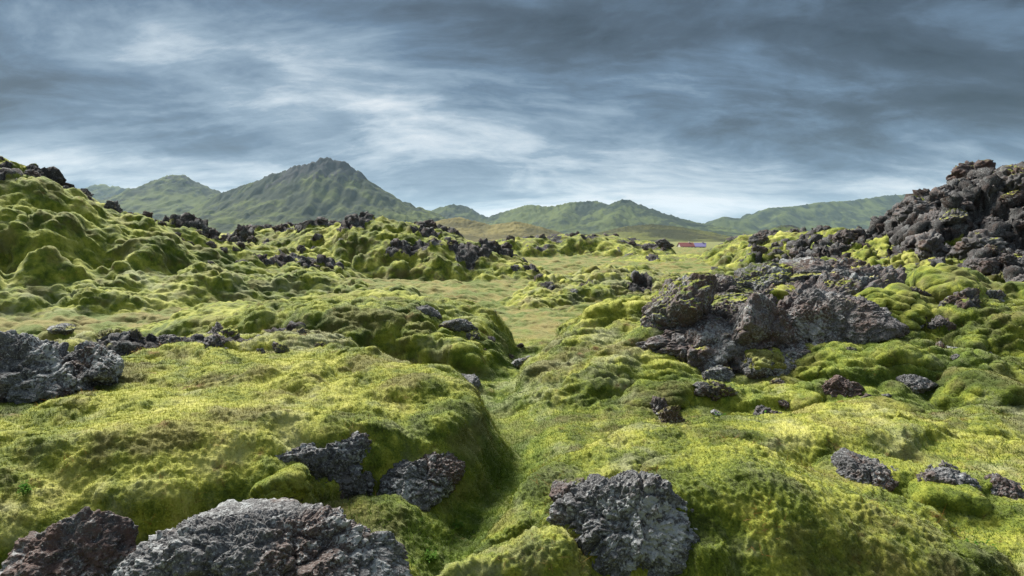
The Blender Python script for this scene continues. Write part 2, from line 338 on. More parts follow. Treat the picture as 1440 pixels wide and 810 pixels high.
# ------------------------------------------------------------------ node helpers
class NT:
    def __init__(s, mat): s.t = mat.node_tree; s.n = s.t.nodes; s.l = s.t.links
    def __call__(s, typ, ins=None, **kw):
        nd = s.n.new(typ)
        for k, v in kw.items(): setattr(nd, k, v)
        for k, v in (ins or {}).items():
            if isinstance(v, (bpy.types.NodeSocket,)): s.l.new(v, nd.inputs[k])
            else: nd.inputs[k].default_value = v
        return nd
    def math(s, op, a, b=0., c=None, clamp=False):
        nd = s.n.new('ShaderNodeMath'); nd.operation = op; nd.use_clamp = clamp
        for i, v in enumerate((a, b) if c is None else (a, b, c)):
            if isinstance(v, bpy.types.NodeSocket): s.l.new(v, nd.inputs[i])
            else: nd.inputs[i].default_value = v
        return nd.outputs[0]
    def mix(s, f, a, b):
        nd = s.n.new('ShaderNodeMix'); nd.data_type = 'RGBA'
        for i, v in ((0, f), (6, a), (7, b)):
            if isinstance(v, bpy.types.NodeSocket): s.l.new(v, nd.inputs[i])
            else: nd.inputs[i].default_value = v if i == 0 else (*v, 1)
        return nd.outputs[2]
    def ss(s, x, a, b):
        nd = s.n.new('ShaderNodeMapRange'); nd.interpolation_type = 'SMOOTHSTEP'
        s.l.new(x, nd.inputs[0]); nd.inputs[1].default_value = a; nd.inputs[2].default_value = b
        return nd.outputs[0]
    def noise(s, vec, scale, detail=4, rough=.55, dist=0.):
        nd = s('ShaderNodeTexNoise', {'Vector': vec, 'Scale': scale, 'Detail': detail, 'Roughness': rough, 'Distortion': dist})
        return nd.outputs[0]
    def attr(s, name, typ='GEOMETRY'):
        nd = s.n.new('ShaderNodeAttribute'); nd.attribute_type = typ; nd.attribute_name = name
        return nd.outputs['Fac']

def new_mat(name):
    m = bpy.data.materials.new(name); m.use_nodes = True
    t = NT(m); t.n.clear()
    out = t('ShaderNodeOutputMaterial')
    return m, t, out

MOSS_DK = (.030, .042, .007); MOSS_GR = (.078, .104, .011); MOSS_YL = (.200, .212, .028); MOSS_HO = (.225, .225, .135)
MOSS_OL = (.10, .105, .022)

def moss_colour(t, pos, dry, lush):
    n1 = t.noise(pos, .45, 4); n2 = t.noise(pos, 2.2, 5, .6, .3); n3 = t.noise(pos, 9., 4, .6); n4 = t.noise(pos, 70., 3, .6)
    v = t.math('ADD', t.math('MULTIPLY', n1, .8), t.math('MULTIPLY', n2, .9))
    v = t.math('SUBTRACT', v, .375)
    v = t.math('ADD', v, t.math('MULTIPLY', t.math('SUBTRACT', n3, .5), .30))
    v = t.math('ADD', v, t.math('MULTIPLY', t.math('SUBTRACT', n4, .5), .34))
    v = t.math('SUBTRACT', v, t.math('MULTIPLY', lush, .10))
    r = t('ShaderNodeValToRGB', {0: v}); e = r.color_ramp
    e.elements[0].position = .30; e.elements[0].color = (*MOSS_DK, 1)
    e.elements[1].position = .72; e.elements[1].color = (.34, .33, .085, 1)
    for p, c in ((.42, MOSS_GR), (.55, MOSS_YL)):
        k = e.elements.new(p); k.color = (*c, 1)
    c = r.outputs[0]
    # hoary grey tips on patches of the moss
    hv = t.math('ADD', t.noise(pos, 1.7, 5, .65, .4), t.math('MULTIPLY', t.math('SUBTRACT', dry, .5), .55))
    hf = t.math('MULTIPLY', t.ss(hv, .29, .58), .85)
    c = t.mix(hf, c, MOSS_HO)
    # olive and rusty patches
    ov = t.noise(t('ShaderNodeVectorMath', {0: pos, 1: (31., 7., 3.)}, operation='ADD').outputs[0], 1.1, 5, .65)
    c = t.mix(t.math('MULTIPLY', t.ss(ov, .48, .63), .7), c, (.085, .068, .026))
    rv = t.noise(t('ShaderNodeVectorMath', {0: pos, 1: (3., 77., 13.)}, operation='ADD').outputs[0], 2.7, 6, .7)
    c = t.mix(t.math('MULTIPLY', t.ss(rv, .60, .72), .75), c, (.12, .050, .020))
    c = t.mix(t.math('MULTIPLY', lush, .42), c, t.mix(n3, (.030, .075, .008), (.095, .165, .018)))
    return c, n2, n3, n4

def rock_colour(t, pos, lich=None):
    a = t.noise(pos, 1.6, 5, .65); b = t.noise(pos, 11., 5, .7); g = t.noise(pos, 55., 4, .7)
    v = t.math('ADD', t.math('MULTIPLY', b, .6), t.math('MULTIPLY', g, .4))
    r = t('ShaderNodeValToRGB', {0: v}); e = r.color_ramp
    e.elements[0].position = .34; e.elements[0].color = (.020, .020, .022, 1)
    e.elements[1].position = .68; e.elements[1].color = (.16, .16, .165, 1)
    k = e.elements.new(.5); k.color = (.065, .064, .066, 1)
    c = r.outputs[0]
    c = t.mix(t.math('MULTIPLY', t.ss(a, .50, .60), .8), c, t.mix(t.ss(g, .35, .65), (.040, .023, .018), (.105, .062, .045)))
    cr = t.noise(t('ShaderNodeVectorMath', {0: pos, 1: (15., 2., 8.)}, operation='ADD').outputs[0], 1.3, 6, .68)
    c = t.mix(t.math('MULTIPLY', t.math('MULTIPLY', t.ss(cr, .52, .62), t.ss(g, .36, .56)), .5), c, (.19, .205, .205))
    lm = t.noise(t('ShaderNodeVectorMath', {0: pos, 1: (5., 9., 1.)}, operation='ADD').outputs[0], 2.4, 4, .6)
    ls = t.noise(pos, 26., 4, .65, .5)
    lf = t.ss(t.math('ADD', ls, t.math('MULTIPLY', t.math('SUBTRACT', lm, .5), .9)), .55, .63)
    l2 = t.ss(t.noise(pos, 75., 3, .6), .575, .65)
    lf = t.math('MAXIMUM', t.math('MULTIPLY', lf, .8), t.math('MULTIPLY', l2, .7))
    if lich is not None: lf = t.math('MULTIPLY', lf, lich)
    c = t.mix(lf, c, (.36, .38, .385))
    return c, a, b, g

def ground_material():
    m, t, out = new_mat('mossy_ground')
    pos = t('ShaderNodeNewGeometry').outputs['Position']
    dry = t.attr('dry'); lush = t.attr('lush'); rk = t.attr('rock'); flat = t.attr('flat')
    mc, n2, n3, n4 = moss_colour(t, pos, dry, lush)
    # heath: short brown and green turf on the flats
    hn = t.noise(pos, .9, 6, .7); hn2 = t.noise(pos, 14., 4, .7)
    hc = t.mix(t.ss(hn, .40, .62), (.055, .085, .014), (.150, .112, .042))
    hc = t.mix(t.math('MULTIPLY', t.ss(hn2, .5, .7), .5), hc, (.17, .165, .075))
    mc = t.mix(t.math('MULTIPLY', t.ss(t.math('ADD', flat, t.math('MULTIPLY', t.math('SUBTRACT', n2, .5), .9)), .35, .75), .85), mc, hc)
    rc, a, b, g = rock_colour(t, pos)
    rf = t.ss(t.math('ADD', rk, t.math('MULTIPLY', t.math('SUBTRACT', t.noise(pos, 6., 5, .7), .5), .9)), .42, .62)
    rc = t.mix(.62, rc, t.mix(t.ss(n3, .4, .6), (.016, .015, .015), (.040, .033, .031)))
    c = t.mix(rf, mc, rc)
    hgt = t.math('ADD', t.math('MULTIPLY', n4, .006), t.math('MULTIPLY', n3, .03))
    rh = t.math('ADD', t.math('MULTIPLY', b, .07), t.math('MULTIPLY', g, .02))
    hh = t('ShaderNodeMix', {0: rf, 2: hgt, 3: rh}).outputs[0]
    fine = t.noise(pos, 220., 2, .6)
    hh = t.math('ADD', hh, t.math('MULTIPLY', fine, .002))
    bm = t('ShaderNodeBump', {'Height': hh, 'Strength': .9, 'Distance': 1.0})
    bs = t('ShaderNodeBsdfPrincipled', {'Base Color': c, 'Roughness': .92, 'Specular IOR Level': .12, 'Normal': bm.outputs[0],
           'Sheen Roughness': .5, 'Sheen Tint': (.8, .85, .45, 1)})
    t.l.new(t.math('MULTIPLY', t.math('SUBTRACT', 1, rf), .25), bs.inputs['Sheen Weight'])
    t.l.new(bs.outputs[0], out.inputs[0])
    return m

def rock_material():
    m, t, out = new_mat('lava_rock')
    geo = t('ShaderNodeNewGeometry'); pos = geo.outputs['Position']
    rc, a, b, g = rock_colour(t, pos, t.attr('lichen', 'OBJECT'))
    mo = t.attr('mossiness', 'OBJECT'); rd = t.attr('redness', 'OBJECT'); dk = t.attr('bleach', 'OBJECT')
    rc = t.mix(t.math('MULTIPLY', rd, t.ss(b, .35, .6)), rc, (.080, .045, .036))
    rc = t.mix(t.math('MULTIPLY', dk, t.ss(g, .40, .62)), rc, (.17, .17, .175))
    sep = t('ShaderNodeSeparateXYZ', {0: geo.outputs['Normal']})
    mv = t.math('ADD', t.math('MULTIPLY', sep.outputs[2], .55), t.math('MULTIPLY', t.math('SUBTRACT', t.noise(pos, 3.2, 5, .65), .5), 1.3))
    mv = t.math('ADD', mv, t.math('SUBTRACT', t.math('MULTIPLY', mo, 1.4), .95))
    mf = t.ss(mv, .0, .16)
    mc, n2, n3, n4 = moss_colour(t, pos, t('ShaderNodeValue').outputs[0], t('ShaderNodeValue').outputs[0])
    c = t.mix(mf, rc, mc)
    pits = t('ShaderNodeTexVoronoi', {'Vector': pos, 'Scale': 38.})
    ph = t.ss(pits.outputs[0], .05, .4)
    rh = t.math('ADD', t.math('MULTIPLY', b, .035), t.math('MULTIPLY', g, .018))
    rh = t.math('ADD', rh, t.math('MULTIPLY', ph, .010))
    hh = t('ShaderNodeMix', {0: mf, 2: rh, 3: t.math('MULTIPLY', n4, .012)}).outputs[0]
    bm = t('ShaderNodeBump', {'Height': hh, 'Strength': .9, 'Distance': 1.0})
    bs = t('ShaderNodeBsdfPrincipled', {'Base Color': c, 'Roughness': .85, 'Specular IOR Level': .25, 'Normal': bm.outputs[0]})
    t.l.new(bs.outputs[0], out.inputs[0])
    return m

def moss_material():
    m, t, out = new_mat('moss_cushion')
    pos = t('ShaderNodeNewGeometry').outputs['Position']
    dv = t('ShaderNodeValue'); dv.outputs[0].default_value = .1
    lv = t('ShaderNodeValue'); lv.outputs[0].default_value = .15
    mc, n2, n3, n4 = moss_colour(t, pos, dv.outputs[0], lv.outputs[0])
    hgt = t.math('ADD', t.math('MULTIPLY', n4, .007), t.math('MULTIPLY', n3, .03))
    hgt = t.math('ADD', hgt, t.math('MULTIPLY', t.noise(pos, 220., 2, .6), .002))
    bm = t('ShaderNodeBump', {'Height': hgt, 'Strength': .9, 'Distance': 1.0})
    bs = t('ShaderNodeBsdfPrincipled', {'Base Color': mc, 'Roughness': .92, 'Specular IOR Level': .12, 'Normal': bm.outputs[0],
           'Sheen Weight': .22, 'Sheen Roughness': .5, 'Sheen Tint': (.75, .85, .35, 1)})
    t.l.new(bs.outputs[0], out.inputs[0])
    return m

def fibre_material():
    m, t, out = new_mat('moss_fibres')
    pos = t('ShaderNodeNewGeometry').outputs['Position']
    mc, n2, n3, n4 = moss_colour(t, pos, t.attr('dry'), t.attr('lush'))
    d = t('ShaderNodeBsdfDiffuse', {'Color': mc}); tr = t('ShaderNodeBsdfTranslucent', {'Color': mc})
    mx = t('ShaderNodeMixShader', {0: .4, 1: d.outputs[0], 2: tr.outputs[0]})
    t.l.new(mx.outputs[0], out.inputs[0])
    return m

def leaf_material(name, c1, c2, sc_=6.):
    m, t, out = new_mat(name)
    pos = t('ShaderNodeNewGeometry').outputs['Position']
    c = t.mix(t.ss(t.noise(pos, sc_, 3), .35, .65), c1, c2)
    d = t('ShaderNodeBsdfDiffuse', {'Color': c}); tr = t('ShaderNodeBsdfTranslucent', {'Color': c})
    mx = t('ShaderNodeMixShader', {0: .35, 1: d.outputs[0], 2: tr.outputs[0]})
    t.l.new(mx.outputs[0], out.inputs[0])
    return m

def mountain_material():
    m, t, out = new_mat('mountain_slope')
    geo = t('ShaderNodeNewGeometry'); pos = geo.outputs['Position']
    st = t('ShaderNodeMapping', {0: pos}); st.inputs['Scale'].default_value = (1, 1, .22)
    p = st.outputs[0]
    a = t.noise(p, .0022, 6, .6, .4); b = t.noise(p, .011, 6, .65, .3); g = t.noise(p, .06, 4, .7)
    brown = t.attr('brown', 'OBJECT')
    gr = t.mix(t.ss(t.math('ADD', t.math('MULTIPLY', a, .5), t.math('MULTIPLY', b, .5)),   .44, .56), (.013, .019, .008), (.062, .077, .019))
    gr = t.mix(brown, gr, t.mix(t.ss(b, .4, .6), (.085, .075, .035), (.17, .14, .06)))
    crag = t.attr('crag')
    steep = t.math('MULTIPLY', t.math('SUBTRACT', .80, t('ShaderNodeSeparateXYZ', {0: geo.outputs['Normal']}).outputs[2]), 1.1)
    crag = t.math('ADD', crag, steep)
    rf = t.ss(t.math('ADD', crag, t.math('MULTIPLY', t.math('SUBTRACT', t.math('ADD', t.math('MULTIPLY', b, .6), t.math('MULTIPLY', g, .4)), .5), 2.2)), .38, .62)
    c = t.mix(rf, gr, t.mix(g, (.010, .011, .013), (.036, .036, .036)))
    bm = t('ShaderNodeBump', {'Height': t.math('ADD', t.math('MULTIPLY', b, 13.), t.math('MULTIPLY', g, 4.)), 'Strength': .8, 'Distance': 1.})
    bs = t('ShaderNodeBsdfPrincipled', {'Base Color': c, 'Roughness': .95, 'Specular IOR Level': .05, 'Normal': bm.outputs[0]})
    t.l.new(bs.outputs[0], out.inputs[0])
    return m

def paint(name, rgb, rough=.7):
    m, t, out = new_mat(name)
    pos = t('ShaderNodeNewGeometry').outputs['Position']
    c = t.mix(t.math('MULTIPLY', t.noise(pos, 1.5, 4), .5), rgb, tuple(v * .6 for v in rgb))
    bs = t('ShaderNodeBsdfPrincipled', {'Base Color': c, 'Roughness': rough})
    t.l.new(bs.outputs[0], out.inputs[0]); return m

M_ground = ground_material(); M_rock = rock_material(); M_moss = moss_material(); M_fib = fibre_material(); M_mtn = mountain_material()
M_grass = leaf_material('grass_blade', (.045, .10, .012), (.11, .15, .025)); M_straw = leaf_material('dry_blade', (.20, .085, .025), (.22, .17, .07))
M_leaf = leaf_material('green_leaf', (.04, .11, .018), (.09, .16, .03), 20.)

# ------------------------------------------------------------------ ground sheet (polar rings round the viewpoint, out to the horizon)
fine = np.arange(-math.radians(50), math.radians(50), .0019)
coarse = np.linspace(math.radians(50), math.radians(310), 70)
th = np.concatenate([fine, coarse[:-1]])
rad = [.25]
while rad[-1] < 9000:
    r_ = rad[-1]
    rad.append(r_ * (1.04 if r_ < 2.2 else 1.0024 if r_ < 85 else 1.006 if r_ < 300 else 1.03))
rad = np.array(rad)
NR, NT_ = len(rad), len(th)
RR, TT = np.meshgrid(rad, th, indexing='ij')
gx = (RR * np.sin(TT)).ravel(); gy = (RR * np.cos(TT)).ravel()
gz, g_rock, g_dry, g_lush, g_up, g_cr = terrain(gx, gy)
gr_ = RR.ravel()
sp = gr_ * .0024
co = np.stack([gx, gy, gz], -1)
def grid_normals():
    G3 = co.reshape(NR, NT_, 3)
    n = np.cross(np.roll(G3, -1, 1) - np.roll(G3, 1, 1), np.gradient(G3, axis=0)); n /= np.linalg.norm(n, axis=2)[..., None] + 1e-12
    n[n[..., 2] < 0] *= -1
    return n.reshape(-1, 3)
infine = np.abs(((TT.ravel() + math.pi) % (2 * math.pi)) - math.pi) < math.radians(49)
# lumps and woolly grain pushed out along the surface, so that steep banks bulge too
NRM = grid_normals()
near = np.nonzero((gr_ < 95) & (gr_ > 1.6) & infine)[0]
P3 = co[near]; rn_ = gr_[near]; r1 = g_cr[0][near]; r2 = g_cr[1][near]; rk_n = g_rock[near]
Q3 = P3 + .10 * np.stack([perlin3(P3 / .5 + 7 * k, 90 + k) for k in range(3)], 1)
def bil3(sz, sd):
    n = perlin3(Q3 / np.array((sz * 1.35, sz, sz * .8)), sd); return np.sqrt(n * n + .004) - .25
env3 = .6 + .8 * np.clip(perlin3(P3 / 1.7, 99) + .3, 0, 1)
off = env3 * (r2 * 1.15 * bil3(.95, 100) + (r2 * (.45 + .5 * sstep(14, 8, rn_)) + r1 * .3) * bil3(.46, 101) * sstep(70, 40, rn_))
nn = np.nonzero((rn_ > 6.5) & (rn_ < 60))[0]
pu = Q3[nn, 0]; pw = Q3[nn, 1] * .75 + Q3[nn, 2] * 1.15
for sx_, sy_, kk, sd_ in ((1.5, .64, .32, 131), (.62, .32, .42, 132), (.27, .17, .22, 136)):
    f1, f2 = worley2(pu / sx_, pw / sy_, sd_)
    off[nn] += sstep(6.5, 12, rn_[nn]) * env3[nn] * np.maximum(r2[nn], .17 * sstep(14, 19, rn_[nn]) * sstep(.1, .4, g_up[near][nn])) * kk * (.85 + .6 * sstep(.1, .5, g_up[near][nn])) * (np.sqrt(np.clip(1 - f1 * f1 * 1.2, .02, 1)) * (.45 + .55 * sstep(0, .28, f2 - f1)) - .55)
nn = np.nonzero((rk_n > .15) & (rn_ < 60))[0]
pu = P3[nn, 0] + .12 * perlin3(P3[nn] / .3, 140); pw = P3[nn, 1] * .8 + P3[nn, 2] * 1.1 + .12 * perlin3(P3[nn] / .3, 141)
for sx_, kk, sd_ in ((.85, .26, 133), (.36, .15, 134), (.17, .06, 135)):
    f1, f2, ci = worley2(pu / sx_, pw / sx_, sd_, True)
    off[nn] += rk_n[nn] * np.clip(rn_[nn] / 26, .25, 1) * kk * 1.7 * ((ci - .5) * .9 + .55 * (.5 - f1) - .45 * (1 - sstep(0, .14, f2 - f1)))
nn = np.nonzero(rn_ < 32)[0]
Pn = Q3[nn]
off[nn] += sstep(32, 18, rn_[nn]) * env3[nn] * (r1[nn] * .8 + r2[nn] * .08) * (np.abs(perlin3(Pn / .17, 102)) - .25)
off[nn] += sstep(30, 12, rn_[nn]) * .024 * (np.abs(perlin3(P3[nn] / .065, 103)) - .2)
nn = np.nonzero(rn_ < 12)[0]
off[nn] += sstep(12, 6, rn_[nn]) * .014 * perlin3(P3[nn] / .024, 104)
off *= 1 - .2 * rk_n
off += rk_n * .09 * (np.abs(perlin2(gx[near] / .22, gy[near] / .22, 63)) + .5 * np.abs(perlin2(gx[near] / .09, gy[near] / .09, 64)) - .3)
co[near] += NRM[near] * off[:, None]
ii, jj = np.meshgrid(np.arange(NR - 1), np.arange(NT_), indexing='ij')
j2 = (jj + 1) % NT_
fc = np.stack([ii * NT_ + jj, ii * NT_ + j2, (ii + 1) * NT_ + j2, (ii + 1) * NT_ + jj], -1).reshape(-1)
fc = fc.reshape(-1, 4)[:, ::-1].reshape(-1)
me = mesh_from('ground', co, fc, 4)
flat = np.clip((1 - sstep(.0, .12, g_up)) * sstep(11, 16, gr_), 0, 1)
fattr(me, 'rock', g_rock); fattr(me, 'dry', g_dry); fattr(me, 'lush', g_lush); fattr(me, 'flat', flat)
me.materials.append(M_ground)
ground = link(bpy.data.objects.new('ground', me)); ground['kind'] = 'structure'
ground['label'] = 'uneven lava field blanketed in yellow green moss'

NRM = grid_normals()

def fibres(name, label, sel, hgt, wid, mat, lean=.6, seed=1, extra=None):
    """one mesh of many short blades rooted on chosen vertices of the ground"""
    g = np.random.default_rng(seed)
    w = np.clip(1 / np.clip(NRM[sel, 2], .2, 1), 1, 4)
    sel = np.repeat(sel, np.floor(w * w ** .5 + g.random(sel.size)).astype(int)); k = sel.size
    w = np.clip(1 / np.clip(NRM[sel, 2], .2, 1), 1, 4)
    j = g.normal(size=(k, 3)); j -= NRM[sel] * (j * NRM[sel]).sum(1)[:, None]
    p = co[sel] + j * (sp[sel] * .45 * w)[:, None]
    nrm = NRM[sel] * .8 + np.array((0, 0, .3))
    d = nrm + g.normal(size=(k, 3)) * lean; d /= np.linalg.norm(d, axis=1)[:, None]
    s = np.cross(d, g.normal(size=(k, 3))); s /= np.linalg.norm(s, axis=1)[:, None] + 1e-9
    L = hgt[sel] * g.uniform(.5, 1.3, k); W = wid[sel] * g.uniform(.7, 1.3, k)
    a = p - d * (L * .15)[:, None] - s * (W / 2)[:, None]; b = p - d * (L * .15)[:, None] + s * (W / 2)[:, None]; c = p + d * L[:, None]
    v = np.stack([a, b, c], 1).reshape(-1, 3)
    m_ = mesh_from(name, v, np.arange(3 * k), 3, False)
    fattr(m_, 'dry', np.repeat(g_dry[sel], 3)); fattr(m_, 'lush', np.repeat(g_lush[sel], 3))
    m_.materials.append(mat)
    o = link(bpy.data.objects.new(name, m_)); o['kind'] = 'stuff'; o['label'] = label
    return o

infine = np.abs(((TT.ravel() + math.pi) % (2 * math.pi)) - math.pi) < math.radians(42)
rsel = rng.random(gx.size)
mossy = (g_rock < .35) & infine & (gr_ > 2.6) & (gr_ < 14)
sel = np.nonzero(mossy & (rsel < .7))[0]
fibres('moss_fibres', 'short woolly moss fibres carpeting the nearer mounds', sel, np.clip(gr_ * .0028, .010, .026), np.clip(gr_ * .0008, .0028, .007), M_fib, .52)
gp = perlin2(gx / .5, gy / .5, 120)
low = mossy & (g_up < .22) & (gr_ < 13) & (gp > -.15)
sel = np.nonzero(low & (rsel < .10 + .12 * sstep(4, 10, gr_) * 0))[0]
fibres('grass', 'thin green grass in the hollow between the moss mounds', sel, np.full(gx.size, .085), np.full(gx.size, .0045), M_grass, .45, 5)
sel = np.nonzero(mossy & (gp < -.36) & (gr_ > 3.0) & (rsel > .975))[0]
fibres('dry_grass', 'straw and rust coloured wisps of dead grass in the moss', sel, np.full(gx.size, .075), np.full(gx.size, .0035), M_straw, .6, 6)

# ------------------------------------------------------------------ rocks
_ico = {}
def ico(sub):
    if sub not in _ico:
        bm = bmesh.new(); bmesh.ops.create_icosphere(bm, subdivisions=sub, radius=1)
        bm.verts.ensure_lookup_table()
        v = np.array([w.co[:] for w in bm.verts]); f = np.array([[w.index for w in q.verts] for q in bm.faces]).reshape(-1)
        bm.free(); _ico[sub] = (v, f)
    return _ico[sub]

def rock_shape(seed, sub, dims, facets=16, rough=.16, pits=.035, sharp=14, freq=1., crack=.20):
    v, f = ico(sub)
    g = np.random.default_rng(seed)
    n = g.normal(size=(facets, 3)); n /= np.linalg.norm(n, axis=1)[:, None]
    dist = g.uniform(.62, 1.0, facets)
    q = np.clip(v @ n.T, 1e-3, None) / dist
    r = 1 / (np.mean(q ** sharp, axis=1) * facets) ** (1 / sharp)
    p = v * np.clip(r, .3, 1.35)[:, None]
    d = np.array(dims) / 2
    p = p * d
    u = p / (np.mean(d)) * freq
    off = g.uniform(-50, 50, 3)
    ds = rough * (fbm3(u * 1.5 + off, 3, seed, .55) * .55 - np.abs(perlin3(u * 2.6 + off, seed + 9)) * .7 + .25
                  - .25 * np.abs(perlin3(u * 5.5 + off, seed + 10)))
    wq = u * 1.35 + off + .25 * np.stack([perlin3(u * 2 + off + 3 * k, seed + 70 + k) for k in range(3)], 1)
    f1, f2, cid = worley3(wq, seed + 40)
    ds = ds + crack * ((cid - .5) * .75 - .55 * (1 - sstep(.0, .16, f2 - f1)))
    f1, f2, cid = worley3(wq * 2.7, seed + 41)
    ds = ds + crack * .35 * ((cid - .5) * .8 - .55 * (1 - sstep(.0, .18, f2 - f1)))
    ds = ds + pits * (fbm3(u * 9 + off, 3, seed + 20, .65) - .9 * np.clip(perlin3(u * 14 + off, seed + 30), .1, 1))
    nv = v * 1.0
    p = p + nv * ds[:, None] * np.mean(d)
    return p, f

def vnormals(p, f):
    t = f.reshape(-1, 3); n = np.cross(p[t[:, 1]] - p[t[:, 0]], p[t[:, 2]] - p[t[:, 0]])
    o = np.zeros_like(p)
    for k in range(3): np.add.at(o, t[:, k], n)
    return o / (np.linalg.norm(o, axis=1)[:, None] + 1e-12)

def moss_cap(name, p, f, rot, seed, amount, thick, fur=0.):
    """a cushion of moss lying on the upper faces of a rock shape"""
    R3 = np.array(Euler(rot).to_matrix())
    w = p @ R3.T
    n = vnormals(p, f); nw = n @ R3.T
    # average the normals so that the cushion bridges small pits
    t = f.reshape(-1, 3); sm = nw.copy(); ps = p.copy()
    for _ in range(10):
        a = np.zeros_like(sm); b = np.zeros_like(ps); c = np.zeros(len(sm))
        for k in range(3):
            i0 = t[:, k]; i1 = t[:, (k + 1) % 3]
            np.add.at(a, i0, sm[i1]); np.add.at(b, i0, ps[i1]); np.add.at(c, i0, 1)
        sm = a / c[:, None]; ps = b / c[:, None]
    sm /= np.linalg.norm(sm, axis=1)[:, None]
    L = np.ptp(w, axis=0).mean()
    no = fbm3(w / L * 3.2 + seed * 1.7, 4, seed + 50)
    mask = sm[:, 2] * .9 + no * .55 + (amount - 1.0) * 1.25 + .1 * perlin3(w / .06, seed)
    off = thick * np.clip(sstep(-.05, .45, mask) * 1.15 - .15, -.6, 1)
    lump = thick * .5 * (np.sqrt(perlin3(w / (thick * 4.5), seed + 60) ** 2 + .003) - .2) + perlin3(w / .022, seed + 61) * .004
    q = ps + (sm @ R3) * (off + lump * (mask > -.05))[:, None]
    keep = (mask[t] > -.12).all(axis=1)
    t2 = t[keep]
    if len(t2) == 0: return None
    ids = np.unique(t2); mp = np.zeros(len(p), int); mp[ids] = np.arange(len(ids))
    V, T = q[ids], mp[t2].reshape(-1)
    if fur > 0:      # short moss fibres standing on the cushion
        g = np.random.default_rng(seed); ar = np.linalg.norm(np.cross(q[t2[:, 1]] - q[t2[:, 0]], q[t2[:, 2]] - q[t2[:, 0]]), axis=1) / 2
        rep_ = g.choice(len(t2), int(min(60000, .9 * ar.sum() / (fur * .9) ** 2)), p=ar / ar.sum())
        b3 = g.dirichlet((1, 1, 1), len(rep_)); pt = (q[t2[rep_]] * b3[:, :, None]).sum(1)
        on = np.flatnonzero((mask[t2[rep_]] > -.02).all(axis=1)); pt = pt[on]; rr = rep_[on]
        d_ = sm[t2[rr][:, 0]] @ R3 * .8 + g.normal(size=(len(on), 3)) * .6; d_ /= np.linalg.norm(d_, axis=1)[:, None]
        sd_ = np.cross(d_, g.normal(size=d_.shape)); sd_ /= np.linalg.norm(sd_, axis=1)[:, None]
        L_ = fur * g.uniform(.5, 1.3, len(on))[:, None]; w_ = fur * .14
        F3 = np.stack([pt - sd_ * w_ - d_ * L_ * .15, pt + sd_ * w_ - d_ * L_ * .15, pt + d_ * L_], 1).reshape(-1, 3)
        T = np.concatenate([T, len(V) + np.arange(len(F3))]); V = np.concatenate([V, F3])
    m_ = mesh_from(name, V, T, 3)
    m_.materials.append(M_moss); m_.materials.append(M_fib)
    mi = np.zeros(len(T) // 3, np.int32); mi[len(t2):] = 1; m_.polygons.foreach_set('material_index', mi)
    return m_

_cnt = [100]
def rock(px, py, d, wpx, hpx, depth, label, rot=(0, 0, 0), sub=6, name='boulder', moss=0., cap=0., thick=.05, red=0., bleach=0., group=None, facets=16, rough=.16, pits=.035, cat='boulder', freq=1., dz=0., crack=.11, snap=.2):
    _cnt[0] += 1; seed = _cnt[0]
    loc = at(px, py, d); loc[2] += dz
    hh_ = hpx / F * d; loc[2] = min(loc[2], terrain(loc[:1], loc[1:2])[0][0] + snap * hh_)
    p, f = rock_shape(seed, sub, (wpx / F * d * 1.08, depth, hpx / F * d * 1.08), facets, rough, pits, freq=freq, crack=crack)
    m_ = mesh_from(name, p, f, 3); m_.materials.append(M_rock)
    o = link(bpy.data.objects.new(name, m_)); o.location = loc; o.rotation_euler = rot
    o['label'] = label; o['category'] = cat; o['mossiness'] = moss; o['redness'] = red; o['bleach'] = bleach; o['lichen'] = .85
    if group: o['group'] = group
    if cap > 0:
        cm = moss_cap('moss_cap', p, f, rot, seed, cap, thick, .0028 * d if d < 9.6 else 0.)
        if cm:
            c = link(bpy.data.objects.new('moss_cap', cm), o)
    return o

for a_, k_ in ROCKS: rock(*a_, **k_)

# ------------------------------------------------------------------ lava rocks scattered over the hills (copies of a few shapes)
proto = []
for k in range(9):
    p, f = rock_shape(700 + k, 5, (1.0, .9 + .2 * math.sin(k), .8 + .15 * math.cos(2 * k)), 14, .30, .08, crack=.3)
    m_ = mesh_from('lava_rock', p, f, 3); m_.materials.append(M_rock); proto.append(m_)

used = []
def scatter(n, x0, x1, d0, d1, s0, s1, label, group, moss, crest=None, seed=1, sink=.15, pred=None, anyrock=None, name='lava_rock', cat='rock', lich=.35):
    g = np.random.default_rng(seed); made = 0; tries = 0
    while made < n and tries < 40:
        tries += 1
        k = 400
        px = g.uniform(x0, x1, k); d = g.uniform(d0, d1, k); X = (px - CX) / F * d
        z, rk, *_ = terrain(X, d)
        for i in range(k):
            if made >= n: break
            if (anyrock is None and rk[i] < .45) or (anyrock is not None and rk[i] < .45 and g.random() > anyrock): continue
            if pred and not pred(px[i], d[i]): continue
            s = s0 * (s1 / s0) ** (g.random() ** 1.8)
            if any((X[i] - a) ** 2 + (d[i] - b) ** 2 < (.55 * (s + c) / 2 * 1.3) ** 2 for a, b, c in used): continue
            used.append((X[i], d[i], s))
            o = bpy.data.objects.new(name, proto[int(g.integers(9))])
            col.objects.link(o)
            o.location = (X[i], d[i], z[i] + s * (.28 - sink)); o.scale = (s * g.uniform(.8, 1.3), s * g.uniform(.8, 1.2), s * g.uniform(.75, 1.25))
            o.rotation_euler = (g.uniform(-.5, .5), g.uniform(-.5, .5), g.uniform(0, 6.28))
            o['label'] = label; o['category'] = cat; o['group'] = group
            o['mossiness'] = float(np.clip(moss + g.normal() * .12, 0, 1)); o['redness'] = float(g.random() * .7); o['bleach'] = float(g.random() * .12); o['lichen'] = float(g.random() * lich)
            made += 1

